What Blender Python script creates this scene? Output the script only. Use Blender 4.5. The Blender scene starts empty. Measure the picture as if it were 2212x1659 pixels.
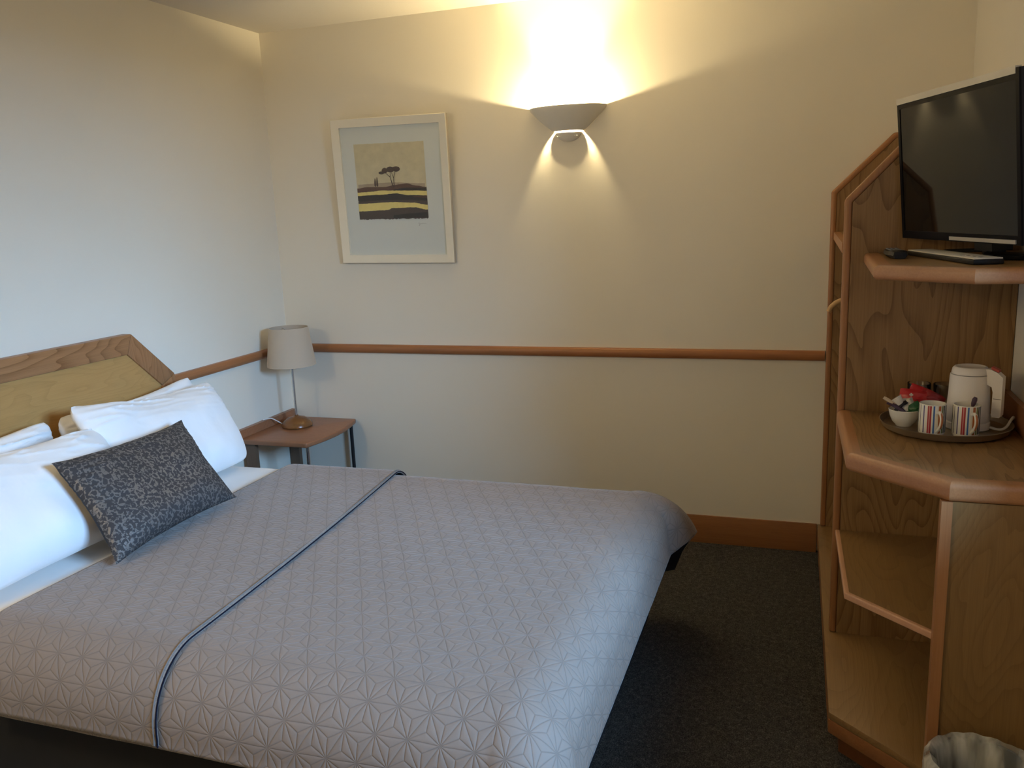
import bpy, bmesh, math, random
from mathutils import Vector, noise as mnoise
random.seed(7)
PI = math.pi
sc = bpy.context.scene
COL = sc.collection

# ------------------------------------------------------------------ materials
class G:
    """small node-graph builder"""
    def __init__(self, name, rough=0.5, spec=0.5):
        self.m = bpy.data.materials.new(name); self.m.use_nodes = True
        self.t = self.m.node_tree; self.n = self.t.nodes; self.l = self.t.links
        self.b = self.n['Principled BSDF']
        self.b.inputs['Roughness'].default_value = rough
        self.b.inputs['Specular IOR Level'].default_value = spec
    def new(self, typ, **kw):
        n = self.n.new(typ)
        for k, v in kw.items(): setattr(n, k, v)
        return n
    def put(self, sock, v):
        if isinstance(v, bpy.types.NodeSocket): self.l.new(v, sock)
        elif v is not None: sock.default_value = v
    def math(self, op, a, b=None, c=None):
        n = self.new('ShaderNodeMath', operation=op)
        for i, v in enumerate((a, b, c)):
            if v is not None: self.put(n.inputs[i], v)
        return n.outputs[0]
    def coords(self, kind='Object', scale=(1, 1, 1), rot=(0, 0, 0), loc=(0, 0, 0)):
        tc = self.new('ShaderNodeTexCoord'); mp = self.new('ShaderNodeMapping')
        mp.inputs['Scale'].default_value = scale; mp.inputs['Rotation'].default_value = rot
        mp.inputs['Location'].default_value = loc
        self.l.new(tc.outputs[kind], mp.inputs['Vector']); return mp.outputs[0]
    def noise(self, vec, scale, detail=3, rough=0.5, dist=0.0):
        n = self.new('ShaderNodeTexNoise')
        n.inputs['Scale'].default_value = scale; n.inputs['Detail'].default_value = detail
        n.inputs['Roughness'].default_value = rough; n.inputs['Distortion'].default_value = dist
        if vec is not None: self.l.new(vec, n.inputs['Vector'])
        return n.outputs['Fac']
    def ramp(self, fac, stops, interp='LINEAR'):
        r = self.new('ShaderNodeValToRGB'); cr = r.color_ramp; cr.interpolation = interp
        while len(cr.elements) < len(stops): cr.elements.new(0.5)
        for e, (p, c) in zip(cr.elements, stops):
            e.position = p; e.color = (*c, 1) if len(c) == 3 else c
        self.l.new(fac, r.inputs[0]); return r.outputs[0]
    def mix(self, fac, a, b, mode='MIX'):
        n = self.new('ShaderNodeMix', data_type='RGBA', blend_type=mode)
        self.put(n.inputs[0], fac)
        for i, v in ((6, a), (7, b)):
            if isinstance(v, tuple): v = (*v, 1) if len(v) == 3 else v
            self.put(n.inputs[i], v)
        return n.outputs[2]
    def col(self, v):
        if isinstance(v, tuple): v = (*v, 1)
        self.put(self.b.inputs['Base Color'], v)
    def bump(self, h, strength=0.3, dist=0.002):
        n = self.new('ShaderNodeBump'); n.inputs['Strength'].default_value = strength
        n.inputs['Distance'].default_value = dist
        self.l.new(h, n.inputs['Height']); self.l.new(n.outputs[0], self.b.inputs['Normal'])
    def set(self, name, v): self.put(self.b.inputs[name], v)

def plain(name, c, rough=0.5, metal=0.0, spec=0.5, var=0.06):
    g = G(name, rough, spec)
    f = g.noise(g.coords(), 18, 2)
    a = tuple(x * (1 - var) for x in c); b = tuple(min(1, x * (1 + var)) for x in c)
    g.col(g.mix(f, a, b)); g.set('Metallic', metal)
    return g.m

def wood(name, light, dark, axis='z', scale=1.0, rough=0.42, rings=True, knots=False, off=(0, 0, 0), contrast=1.0):
    g = G(name, rough, 0.4)
    k = {'x': (0.10, 1, 1), 'y': (1, 0.10, 1), 'z': (1, 1, 0.10)}[axis]
    s = tuple(v * scale for v in k)
    v = g.coords(scale=s, loc=off)
    if rings:
        v2 = g.coords(scale=tuple((.26 if a < .5 * scale else 1) * scale for a in s), loc=off)
        n1 = g.noise(v2, 2.6, 3, 0.42, 0.35)
        bands = g.math('FRACT', g.math('MULTIPLY', g.math('ADD', n1, g.math('MULTIPLY', g.noise(v2, 14, 2), .02)), 34.0))
        line = g.math('POWER', bands, 3.2)
    else:
        line = g.noise(v, 38, 3, 0.6)
    fine = g.noise(g.coords(scale=tuple(a * (6 if a > 0.5 * scale else 1) for a in s)), 40, 3, 0.7)
    f = g.math('ADD', g.math('MULTIPLY', line, 0.50 * contrast), g.math('MULTIPLY', g.math('SUBTRACT', fine, 0.35), 0.85))
    c = g.ramp(f, [(0.0, light), (0.85, dark)])
    if knots:
        vo = g.new('ShaderNodeTexVoronoi'); vo.inputs['Scale'].default_value = 2.2
        g.l.new(g.coords(scale=(1, 1, 1.6)), vo.inputs['Vector'])
        kf = g.ramp(vo.outputs['Distance'], [(0.03, (1, 1, 1)), (0.075, (0, 0, 0))])
        c = g.mix(kf, c, tuple(x * 0.22 for x in dark))
    g.col(c); g.bump(f, 0.12, 0.001)
    return g.m

M = {}
# wall paint
g = G('wall_paint', 0.62, 0.25)
f = g.noise(g.coords(), 160, 3); f2 = g.noise(g.coords(), 2.0, 2)
g.col(g.mix(f2, (0.81, 0.76, 0.645), (0.84, 0.79, 0.68))); g.bump(f, 0.10, 0.0015); M['wall'] = g.m
g = G('ceiling_paint', 0.75, 0.2)
f = g.noise(g.coords(), 120, 3); g.col(g.mix(f, (0.70, 0.655, 0.58), (0.74, 0.69, 0.61))); g.bump(f, 0.1, 0.0015); M['ceil'] = g.m
# carpet
g = G('charcoal_carpet', 0.95, 0.05)
v = g.coords()
a = g.noise(v, 260, 2, 0.7); b = g.noise(v, 60, 3, 0.7); c_ = g.noise(g.coords(scale=(1, .35, 1)), 420, 2, 0.7)
f = g.math('ADD', g.math('MULTIPLY', a, 0.5), g.math('ADD', g.math('MULTIPLY', b, 0.25), g.math('MULTIPLY', c_, 0.25)))
g.col(g.ramp(f, [(0.36, (0.019, 0.0185, 0.017)), (0.52, (0.072, 0.069, 0.062)), (0.68, (0.20, 0.19, 0.165))]))
g.bump(f, 0.8, 0.006); M['carpet'] = g.m
# woods
M['veneer'] = wood('ash_veneer_upright', (0.30, 0.175, 0.074), (0.135, 0.066, 0.022), 'z', 1.0, 0.45)
M['veneer_top'] = wood('ash_veneer_flat', (0.29, 0.172, 0.07), (0.17, 0.09, 0.034), 'y', 1.0, 0.38, off=(3, 1, 0), contrast=.6)
M['veneer_soft'] = wood('ash_veneer_plain_dimmed', (0.25, 0.145, 0.055), (0.155, 0.08, 0.028), 'z', 1.3, 0.45, off=(1.7, .4, .2), contrast=.55)  # plainer grain; the end panel's lower light is put into this darker colour
M['veneer_desk'] = wood('ash_veneer_desk', (0.31, 0.185, 0.078), (0.13, 0.068, 0.026), 'y', 1.5, 0.38, off=(.8, 2.1, 0), contrast=1.0)
M['lip_z'] = wood('beech_lipping_upright', (0.41, 0.20, 0.085), (0.28, 0.12, 0.048), 'z', 1.0, 0.38, False)
M['lip_y'] = wood('beech_lipping_level', (0.43, 0.21, 0.09), (0.29, 0.125, 0.05), 'y', 1.0, 0.38, False)
M['lip_pale'] = wood('pale_pink_edge_strip', (0.62, 0.36, 0.22), (0.48, 0.25, 0.14), 'y', 1.0, 0.4, False)
M['pine_x'] = wood('pine_rail', (0.42, 0.185, 0.075), (0.26, 0.098, 0.036), 'x', 1.2, 0.35, False, True)
M['pine_y'] = wood('pine_rail_side', (0.42, 0.185, 0.075), (0.26, 0.098, 0.036), 'y', 1.2, 0.35, False)
M['pine_dark'] = wood('pine_skirting', (0.36, 0.155, 0.055), (0.21, 0.08, 0.027), 'x', 1.2, 0.4, False, True)
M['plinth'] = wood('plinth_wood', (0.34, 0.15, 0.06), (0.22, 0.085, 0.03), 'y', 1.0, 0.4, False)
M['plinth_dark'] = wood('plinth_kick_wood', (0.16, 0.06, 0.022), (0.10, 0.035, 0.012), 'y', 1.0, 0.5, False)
M['oak_frame'] = wood('headboard_oak_frame', (0.40, 0.20, 0.085), (0.20, 0.085, 0.03), 'y', 1.0, 0.4, contrast=1.2)
M['oak_frame_v'] = wood('headboard_oak_frame_slanted', (0.36, 0.18, 0.08), (0.20, 0.085, 0.03), 'z', 1.4, 0.4)
M['oak_panel'] = wood('headboard_yellow_oak_panel', (0.48, 0.28, 0.10), (0.35, 0.185, 0.058), 'y', 1.6, 0.35, contrast=0.55)
M['night'] = wood('nightstand_red_oak', (0.33, 0.15, 0.075), (0.22, 0.09, 0.04), 'x', 1.0, 0.34, contrast=0.6)
M['night_leg'] = wood('nightstand_dark_leg', (0.17, 0.10, 0.06), (0.11, 0.06, 0.035), 'z', 1.0, 0.4, False)
M['lampwood'] = wood('lamp_base_wood', (0.27, 0.115, 0.035), (0.17, 0.065, 0.018), 'x', 2.0, 0.25, False)
M['hanger'] = wood('hanger_wood', (0.66, 0.42, 0.20), (0.55, 0.33, 0.15), 'x', 2, 0.35, False)
# textiles
def linen(name, c, bumpv=0.25):
    g = G(name, 0.85, 0.15); v = g.coords()
    f = g.noise(v, 900, 2, 0.7); w = g.noise(v, 11, 3, 0.55)
    g.col(g.mix(w, tuple(x * .96 for x in c), c)); g.bump(g.math('ADD', g.math('MULTIPLY', f, .05), w), bumpv, 0.008)
    g.set('Sheen Weight', 0.15); return g.m
M['linen'] = linen('white_cotton', (0.86, 0.85, 0.84), 0.3)
M['sheet'] = linen('white_sheet', (0.84, 0.82, 0.79), 0.15)
M['mattress'] = linen('mattress_ticking', (0.7, 0.68, 0.64))
M['divan'] = plain('divan_dark_fabric', (0.03, 0.03, 0.032), 0.9, 0, 0.1)
M['shade'] = linen('beige_lamp_shade', (0.56, 0.475, 0.37), 0.05)

def quilt(name, c, A=0.071, offs=(0, 0)):
    """star quilting: a lattice of triangles with spokes to each triangle centre"""
    g = G(name, 0.72, 0.25)
    uv = g.new('ShaderNodeUVMap'); uv.uv_map = 'cloth'
    sp = g.new('ShaderNodeSeparateXYZ')
    wob = g.new('ShaderNodeTexNoise'); wob.inputs['Scale'].default_value = 6.0
    g.l.new(uv.outputs[0], wob.inputs['Vector'])
    va = g.new('ShaderNodeVectorMath', operation='MULTIPLY_ADD')
    g.l.new(wob.outputs['Color'], va.inputs[0]); va.inputs[1].default_value = (0.012, 0.012, 0)
    g.l.new(uv.outputs[0], va.inputs[2]); g.l.new(va.outputs[0], sp.inputs[0])
    u0 = g.math('MULTIPLY', g.math('ADD', sp.outputs[0], offs[0]), 1 / A)
    v0 = g.math('MULTIPLY', g.math('ADD', sp.outputs[1], offs[1]), 1 / A)
    h = math.sqrt(3) / 2
    best = None
    for k in range(3):
        c_, s_ = math.cos(k * PI / 3), math.sin(k * PI / 3)
        u = g.math('ADD', g.math('MULTIPLY', u0, c_), g.math('MULTIPLY', v0, s_))
        v = g.math('ADD', g.math('MULTIPLY', u0, -s_), g.math('MULTIPLY', v0, c_))
        vh = g.math('DIVIDE', v, h)
        d1 = g.math('MULTIPLY', g.math('ABSOLUTE', g.math('SUBTRACT', g.math('FRACT', g.math('ADD', vh, 0.5)), 0.5)), h)
        u2 = g.math('MULTIPLY', u, 2.0)
        kk = g.math('ROUND', u2)
        d2 = g.math('MULTIPLY', g.math('ABSOLUTE', g.math('SUBTRACT', u2, kk)), 0.5)
        ph = g.math('FLOORED_MODULO', g.math('SUBTRACT', vh, kk), 2.0)
        gap = g.math('LESS_THAN', g.math('ABSOLUTE', g.math('SUBTRACT', ph, 1.0)), 0.3333)
        d2 = g.math('ADD', d2, gap)
        m = g.math('MINIMUM', d1, d2)
        best = m if best is None else g.math('MINIMUM', best, m)
    puff = g.math('DIVIDE', best, g.math('ADD', best, 0.024))
    seam = g.ramp(best, [(0.006, (1, 1, 1)), (0.028, (0, 0, 0))])
    wr = g.noise(g.coords(scale=(1, 1, 1)), 55, 4, 0.6)
    fine = g.noise(g.coords(), 700, 2)
    cc = g.mix(g.noise(g.coords(), 3, 2), tuple(x * 0.95 for x in c), tuple(x * 1.05 for x in c))
    g.col(g.mix(g.math('MULTIPLY', seam, 0.32), cc, tuple(x * 0.45 for x in c)))
    hgt = g.math('ADD', puff, g.math('ADD', g.math('MULTIPLY', wr, 0.22), g.math('MULTIPLY', fine, 0.04)))
    g.bump(hgt, 0.42, 0.0036)
    g.set('Sheen Weight', 0.25); g.set('Sheen Roughness', 0.4)
    return g.m
M['quilt'] = quilt('taupe_star_quilting', (0.265, 0.214, 0.180))
M['quilt2'] = quilt('taupe_star_quilting_turned_band', (0.252, 0.206, 0.176), offs=(0.03, 0.017))
M['lining'] = plain('dark_quilt_lining', (0.022, 0.024, 0.032), 0.85)
M['navy'] = plain('navy_edge_shadow', (0.008, 0.009, 0.020), 0.9, 0, 0.1)
M['bindlight'] = plain('grey_binding', (0.20, 0.175, 0.16), 0.85, 0, 0.1)

g = G('charcoal_jacquard', 0.6, 0.4)
v = g.coords()
wn = g.new('ShaderNodeTexNoise'); wn.inputs['Scale'].default_value = 48; g.l.new(v, wn.inputs['Vector'])
va = g.new('ShaderNodeVectorMath', operation='MULTIPLY_ADD'); va.inputs[1].default_value = (0.022,) * 3
g.l.new(wn.outputs['Color'], va.inputs[0]); g.l.new(v, va.inputs[2])
vo = g.new('ShaderNodeTexVoronoi'); vo.feature = 'DISTANCE_TO_EDGE'; vo.inputs['Scale'].default_value = 62
g.l.new(va.outputs[0], vo.inputs['Vector'])
ed = g.ramp(vo.outputs['Distance'], [(0.11, (1, 1, 1)), (0.155, (0, 0, 0))])
br = g.ramp(g.noise(v, 105, 2), [(0.45, (0, 0, 0)), (0.51, (1, 1, 1))])
spot = g.math('MULTIPLY', ed, br)
g.col(g.mix(spot, (0.036, 0.033, 0.034), (0.155, 0.142, 0.132)))
g.set('Metallic', g.math('MULTIPLY', spot, 0.35)); g.set('Roughness', g.math('SUBTRACT', 0.75, g.math('MULTIPLY', spot, 0.30)))
g.bump(g.math('ADD', g.math('MULTIPLY', spot, .3), g.noise(v, 14, 3)), 0.3, 0.006); M['jacquard'] = g.m

# misc
M['plaster'] = plain('white_plaster', (0.84, 0.80, 0.70), 0.7, 0, 0.2, 0.02)
M['chrome'] = plain('brushed_steel', (0.60, 0.60, 0.62), 0.25, 1.0)
M['darkmetal'] = plain('dark_metal_rod', (0.035, 0.036, 0.04), 0.4, 0.6)
M['whiteplastic'] = plain('white_plastic', (0.80, 0.765, 0.74), 0.38, 0, 0.4, 0.02)
M['greyplastic'] = plain('grey_plastic_line', (0.20, 0.19, 0.19), 0.5)
M['redplastic'] = plain('red_switch_plastic', (0.42, 0.045, 0.03), 0.4)
M['blackplastic'] = plain('black_plastic', (0.012, 0.012, 0.014), 0.45, 0, 0.25)
M['glossblack'] = plain('gloss_black_bezel', (0.007, 0.007, 0.009), 0.45, 0, 0.05)
M['button'] = plain('remote_buttons', (0.16, 0.16, 0.16), 0.6)
g = G('switched_off_screen', 0.06, 0.5); g.col(g.mix(g.noise(g.coords(), 5), (0.0035, 0.0038, 0.0038), (0.0045, 0.0045, 0.0045)))
g.b.inputs['Specular IOR Level'].default_value = .24; M['screen'] = g.m
M['silver'] = plain('silver_plastic', (0.55, 0.53, 0.50), 0.35, 0.55)
M['silverlight'] = plain('pale_silver_plastic', (0.66, 0.64, 0.60), 0.5, 0.0)
M['silverdark'] = plain('silver_panel', (0.36, 0.35, 0.33), 0.45, 0.3)
M['champagne'] = plain('champagne_frame', (0.84, 0.79, 0.66), 0.42, 0.1, 0.5, 0.03)
M['champside'] = plain('frame_side', (0.50, 0.45, 0.36), 0.5, 0.2)
M['mat'] = plain('mount_board', (0.70, 0.735, 0.70), 0.8, 0, 0.2, 0.01)
M['traymetal'] = plain('dull_pewter_tray', (0.34, 0.29, 0.225), 0.33, 0.8)
M['trayin'] = plain('tray_inside', (0.055, 0.045, 0.038), 0.5, 0.5)
M['china'] = plain('white_china', (0.78, 0.76, 0.70), 0.22, 0, 0.5, 0.02)
M['red'] = plain('red_wrapper', (0.48, 0.025, 0.03), 0.35)
M['redfoil'] = plain('dark_red_wrapper', (0.26, 0.02, 0.025), 0.35)
M['green'] = plain('green_wrapper', (0.02, 0.10, 0.035), 0.4)
M['purple'] = plain('dark_purple_wrapper', (0.06, 0.03, 0.06), 0.45)
M['blackpaper'] = plain('black_wrapper', (0.015, 0.013, 0.016), 0.45)
M['paper'] = plain('white_paper', (0.68, 0.66, 0.60), 0.7)
M['beigepaper'] = plain('beige_paper', (0.58, 0.47, 0.34), 0.7)
M['cordwhite'] = plain('white_cable', (0.75, 0.73, 0.70), 0.45)
M['binplastic'] = plain('dark_bin_plastic', (0.03, 0.03, 0.032), 0.5)
g = G('glass', 0.04, 0.5); g.set('Transmission Weight', 1.0); g.set('IOR', 1.45)
g.col(g.mix(g.noise(g.coords(), 4), (0.93, 0.93, 0.92), (0.96, 0.96, 0.95))); M['glass'] = g.m
g = G('picture_glass', 0.03, 0.5); g.set('Alpha', 0.07); g.col(g.mix(g.noise(g.coords(), 4), (0.8, 0.85, 0.85), (0.85, 0.88, 0.88))); M['picglass'] = g.m
g = G('bin_liner_film', 0.35, 0.5)
nz = g.ramp(g.noise(g.coords(scale=(1, 1, .22)), 20, 3), [(.40, (0, 0, 0)), (.66, (1, 1, 1))])
g.col(g.mix(nz, (0.55, 0.55, 0.50), (0.75, 0.75, 0.70)))
g.set('Alpha', g.math('ADD', 0.20, g.math('MULTIPLY', nz, 0.55))); g.bump(nz, 0.5, 0.006); M['liner'] = g.m
g = G('lamp_glow', 0.5)
g.col((0.9, 0.85, 0.7)); g.set('Emission Color', (1.0, 0.80, 0.44, 1)); g.set('Emission Strength', 10000.0)
M['bulb'] = g.m
# painted picture colours
for k, c in dict(p_sky=(0.62, 0.56, 0.37), p_brown=(0.115, 0.06, 0.04), p_yellow=(0.80, 0.68, 0.24),
                 p_dark=(0.032, 0.026, 0.022), p_mid=(0.075, 0.055, 0.045), p_tree=(0.075, 0.05, 0.04), p_haze=(0.42, 0.34, 0.24),
                 p_ink=(0.30, 0.31, 0.30)).items():
    g = G('watercolour_' + k[2:], 0.85, 0.15)
    f = g.noise(g.coords(), 25, 4, 0.6)
    g.col(g.mix(f, tuple(x * .8 for x in c), tuple(x * 1.2 for x in c))); M[k] = g.m
# mug stripes (by angle round the mug)
g = G('striped_china', 0.22, 0.5)
tc = g.new('ShaderNodeTexCoord'); sp = g.new('ShaderNodeSeparateXYZ'); g.l.new(tc.outputs['Object'], sp.inputs[0])
ang = g.math('ARCTAN2', sp.outputs[1], sp.outputs[0])
fr = g.math('FRACT', g.math('ADD', g.math('DIVIDE', ang, 2 * PI), 1.0))
Wc = (0.78, 0.76, 0.70)
st = [(0.0, Wc)]
def stripe(p, w, c): st.append((p, c)); st.append((p + w, Wc))
# fractions of a turn; facing the room is 0.55..0.95
for p, w, c in ((.505, .02, (.05, .05, .06)), (.56, .012, (.16, .15, .17)), (.615, .016, (.10, .08, .20)), (.668, .018, (.36, .03, .04)), (.686, .012, (.55, .25, .25)),
                (.698, .018, (.36, .03, .04)), (.735, .02, (.05, .13, .36)), (.80, .03, (.45, .14, .05)), (.845, .02, (.16, .20, .06)),
                (.875, .018, (.02, .02, .025)), (.905, .03, (.14, .14, .17)), (.945, .03, (.16, .15, .16))):
    stripe(p, w, c)
g.col(g.ramp(fr, st[:31], 'CONSTANT')); M['stripes'] = g.m
M['handle_stripe'] = plain('orange_stripe', (0.40, 0.14, 0.05), 0.3)

# ------------------------------------------------------------------ geometry helpers
def NB(): return bmesh.new()
def bx(bm, x0, x1, y0, y1, z0, z1, mi=0):
    vs = [bm.verts.new(p) for p in ((x0, y0, z0), (x1, y0, z0), (x1, y1, z0), (x0, y1, z0), (x0, y0, z1), (x1, y0, z1), (x1, y1, z1), (x0, y1, z1))]
    for f in ((0, 3, 2, 1), (4, 5, 6, 7), (0, 1, 5, 4), (1, 2, 6, 5), (2, 3, 7, 6), (3, 0, 4, 7)):
        bm.faces.new([vs[i] for i in f]).material_index = mi
    return vs
def prism(bm, poly, axis, lo, hi, mi=0):
    def P(p, t):
        return {'z': (p[0], p[1], t), 'y': (p[0], t, p[1]), 'x': (t, p[0], p[1])}[axis]
    a = [bm.verts.new(P(p, lo)) for p in poly]; b = [bm.verts.new(P(p, hi)) for p in poly]
    n = len(poly)
    fs = [bm.faces.new(a), bm.faces.new(b[::-1])]
    for i in range(n): fs.append(bm.faces.new((a[i], b[i], b[(i + 1) % n], a[(i + 1) % n])))
    for f in fs: f.material_index = mi
    bmesh.ops.recalc_face_normals(bm, faces=fs)
def bev(bm, w, seg=2, ang=30):
    es = [e for e in bm.edges if len(e.link_faces) == 2 and e.calc_face_angle(0) > math.radians(ang)]
    bmesh.ops.bevel(bm, geom=es, offset=w, segments=seg, affect='EDGES', profile=0.5, clamp_overlap=True)
def offset(pts, d):
    """open polyline moved sideways by d (left of travel), mitred"""
    out = []
    n = len(pts)
    def nrm(a, b):
        dx, dy = b[0] - a[0], b[1] - a[1]; L = math.hypot(dx, dy); return (-dy / L, dx / L)
    for i in range(n):
        ns = []
        if i > 0: ns.append(nrm(pts[i - 1], pts[i]))
        if i < n - 1: ns.append(nrm(pts[i], pts[i + 1]))
        if len(ns) == 1: m = ns[0]; k = d
        else:
            m = (ns[0][0] + ns[1][0], ns[0][1] + ns[1][1]); L = math.hypot(*m); m = (m[0] / L, m[1] / L)
            k = d / (m[0] * ns[0][0] + m[1] * ns[0][1])
        out.append((pts[i][0] + m[0] * k, pts[i][1] + m[1] * k))
    return out
def lathe(bm, prof, c=(0, 0, 0), seg=40, a0=0.0, a1=2 * PI, mi=0):
    full = abs(a1 - a0 - 2 * PI) < 1e-6
    n = seg if full else seg + 1
    rings = []
    for r, z in prof:
        if r < 1e-6: rings.append([bm.verts.new((c[0], c[1], c[2] + z))] * n); continue
        rings.append([bm.verts.new((c[0] + r * math.cos(a0 + (a1 - a0) * i / seg), c[1] + r * math.sin(a0 + (a1 - a0) * i / seg), c[2] + z)) for i in range(n)])
    for A, B in zip(rings, rings[1:]):
        for i in range(seg):
            j = (i + 1) % n
            q = []
            for v in (A[i], A[j], B[j], B[i]):
                if v not in q: q.append(v)
            if len(q) > 2: bm.faces.new(q).material_index = mi
def tube(bm, pts, r, seg=10, mi=0, caps=True):
    pts = [Vector(p) for p in pts]; n = len(pts); rs = r if isinstance(r, (list, tuple)) else [r] * n
    t0 = (pts[1] - pts[0]).normalized()
    up = Vector((0, 0, 1)) if abs(t0.z) < 0.9 else Vector((1, 0, 0))
    a = t0.cross(up).normalized(); rings = []
    for i in range(n):
        t = (pts[min(i + 1, n - 1)] - pts[max(i - 1, 0)]).normalized()
        a = (a - t * a.dot(t)).normalized(); b = t.cross(a)
        rings.append([bm.verts.new(pts[i] + (a * math.cos(2 * PI * k / seg) + b * math.sin(2 * PI * k / seg)) * rs[i]) for k in range(seg)])
    for A, B in zip(rings, rings[1:]):
        for k in range(seg): bm.faces.new((A[k], A[(k + 1) % seg], B[(k + 1) % seg], B[k])).material_index = mi
    if caps:
        bm.faces.new(rings[0][::-1]).material_index = mi; bm.faces.new(rings[-1]).material_index = mi
def spline(pts, n=8):
    """Catmull-Rom through pts"""
    P = [Vector(p) for p in pts]; P = [2 * P[0] - P[1]] + P + [2 * P[-1] - P[-2]]; out = []
    for i in range(1, len(P) - 2):
        for k in range(n):
            t = k / n
            out.append(0.5 * ((2 * P[i]) + (-P[i - 1] + P[i + 1]) * t + (2 * P[i - 1] - 5 * P[i] + 4 * P[i + 1] - P[i + 2]) * t * t + (-P[i - 1] + 3 * P[i] - 3 * P[i + 1] + P[i + 2]) * t ** 3))
    out.append(P[-2]); return out
def wloc(o):
    v = Vector((0, 0, 0))
    while o is not None: v = v + o.location; o = o.parent
    return v
def mk(name, bm, mats, parent=None, angle=35, recalc=True):
    if recalc: bmesh.ops.recalc_face_normals(bm, faces=bm.faces[:])
    if parent is not None: base = wloc(parent)
    else:
        xs = [v.co.x for v in bm.verts]; ys = [v.co.y for v in bm.verts]; zs = [v.co.z for v in bm.verts]
        base = Vector(((min(xs) + max(xs)) / 2, (min(ys) + max(ys)) / 2, min(zs)))
    for v in bm.verts: v.co -= base
    me = bpy.data.meshes.new(name); bm.to_mesh(me); bm.free()
    for p in me.polygons: p.use_smooth = True
    me.set_sharp_from_angle(angle=math.radians(angle))
    for m in (mats if isinstance(mats, (list, tuple)) else [mats]): me.materials.append(M[m])
    o = bpy.data.objects.new(name, me); COL.objects.link(o)
    if parent is not None: o.parent = parent
    else: o.location = base
    return o
def tag(o, label, cat, group=None, kind=None):
    o['label'] = label; o['category'] = cat
    if group: o['group'] = group
    if kind: o['kind'] = kind
    return o
def thing(name, loc, label, cat, group=None):
    o = bpy.data.objects.new(name, None); COL.objects.link(o); o.location = loc; o.empty_display_size = 0.05
    return tag(o, label, cat, group)
def struct(name, bm, mats, label, cat):
    return tag(mk(name, bm, mats), label, cat, kind='structure')

W, H, YF = 3.10, 2.40, -4.55
# ------------------------------------------------------------------ room shell
b = NB(); bx(b, -0.1, W + 0.1, YF - 0.1, 0.1, -0.08, 0); struct('floor', b, 'carpet', 'dark charcoal speckled carpet floor', 'floor')
b = NB(); bx(b, -0.1, W + 0.1, YF - 0.1, 0.1, H, H + 0.08); struct('ceiling', b, 'ceil', 'plain cream painted ceiling', 'ceiling')
b = NB(); bx(b, -0.1, W + 0.1, 0, 0.1, 0, H); struct('wall_back', b, 'wall', 'cream wall with the picture and the lit wall light', 'wall')
b = NB(); bx(b, -0.1, 0, YF, 0, 0, H); struct('wall_left', b, 'wall', 'cream wall behind the headboard', 'wall')
b = NB(); bx(b, -0.1, W + 0.1, YF - 0.1, YF, 0, H); struct('wall_front', b, 'wall', 'cream wall opposite the picture wall', 'wall')
WY0, WY1, WZ0, WZ1 = -3.05, -1.82, 0.90, 1.90
b = NB()
bx(b, W, W + 0.1, YF, WY0, 0, H); bx(b, W, W + 0.1, WY1, 0, 0, H)
bx(b, W, W + 0.1, WY0, WY1, 0, WZ0); bx(b, W, W + 0.1, WY0, WY1, WZ1, H)
struct('wall_right', b, 'wall', 'cream wall behind the television and shelf unit', 'wall')
wn_ = thing('window_1', (W + 0.05, (WY0 + WY1) / 2, WZ0), 'white framed window in the right wall', 'window'); wn_['kind'] = 'structure'
b = NB()
for a in ((WY0, WY0 + .045, WZ0, WZ1), (WY1 - .045, WY1, WZ0, WZ1), (WY0 + .045, WY1 - .045, WZ0, WZ0 + .045), (WY0 + .045, WY1 - .045, WZ1 - .045, WZ1)):
    bx(b, W + .03, W + .08, *a)
mk('window_frame', b, 'whiteplastic', wn_)
b = NB(); bx(b, W + .052, W + .056, WY0 + .045, WY1 - .045, WZ0 + .045, WZ1 - .045); mk('pane', b, 'picglass', wn_)

# skirting and dado rails
b = NB(); prism(b, [(0, 0), (-.02, 0), (-.02, .078), (-.008, .125), (0, .125)], 'x', 0.0, 2.603)
for v in b.verts: v.co.z += 0.0
struct('baseboard_back', b, 'pine_dark', 'pine skirting board along the foot of the back wall', 'skirting board')
def rail_profile(n=8):
    p = [(0, .0)]
    for i in range(n + 1):
        a = -PI / 2 + PI * i / n
        p.append((.012 + .012 * math.cos(a), .021 + .021 * math.sin(a)))
    p.append((0, .042)); return p
b = NB(); prism(b, [(-d, .848 + z) for d, z in rail_profile()], 'x', 0.0, 2.612)
struct('trim_1', b, 'pine_x', 'rounded pine dado rail across the back wall', 'dado rail')
b = NB(); prism(b, [(d, .848 + z) for d, z in rail_profile()], 'y', -0.893, -0.024)
struct('trim_2', b, 'pine_y', 'short pine dado rail between headboard and corner lamp', 'dado rail')

# ------------------------------------------------------------------ headboard
hb = thing('headboard', (0.02, -1.62, 0.25), 'wide oak headboard with clipped corners on the left wall', 'headboard')
O = [(-.892, .30), (-.892, .904), (-1.106, 1.102), (-2.134, 1.102), (-2.348, .904), (-2.348, .30)]
I = offset(O, 0.078)
if I[0][0] > O[0][0]: I = offset(O, -0.078)
def quad(i, name, mat):
    b = NB(); prism(b, [O[i], O[i + 1], I[i + 1], I[i]], 'x', 0.001, 0.042); bev(b, .004, 2)
    mk(name, b, mat, hb)
quad(2, 'top_rail', 'oak_frame')
quad(1, 'slanted_rail', 'oak_frame_v'); quad(3, 'slanted_rail', 'oak_frame_v')
quad(0, 'side_rail', 'oak_frame_v'); quad(4, 'side_rail', 'oak_frame_v')
b = NB(); prism(b, I, 'x', 0.001, 0.034); mk('panel', b, 'oak_panel', hb)

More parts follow.
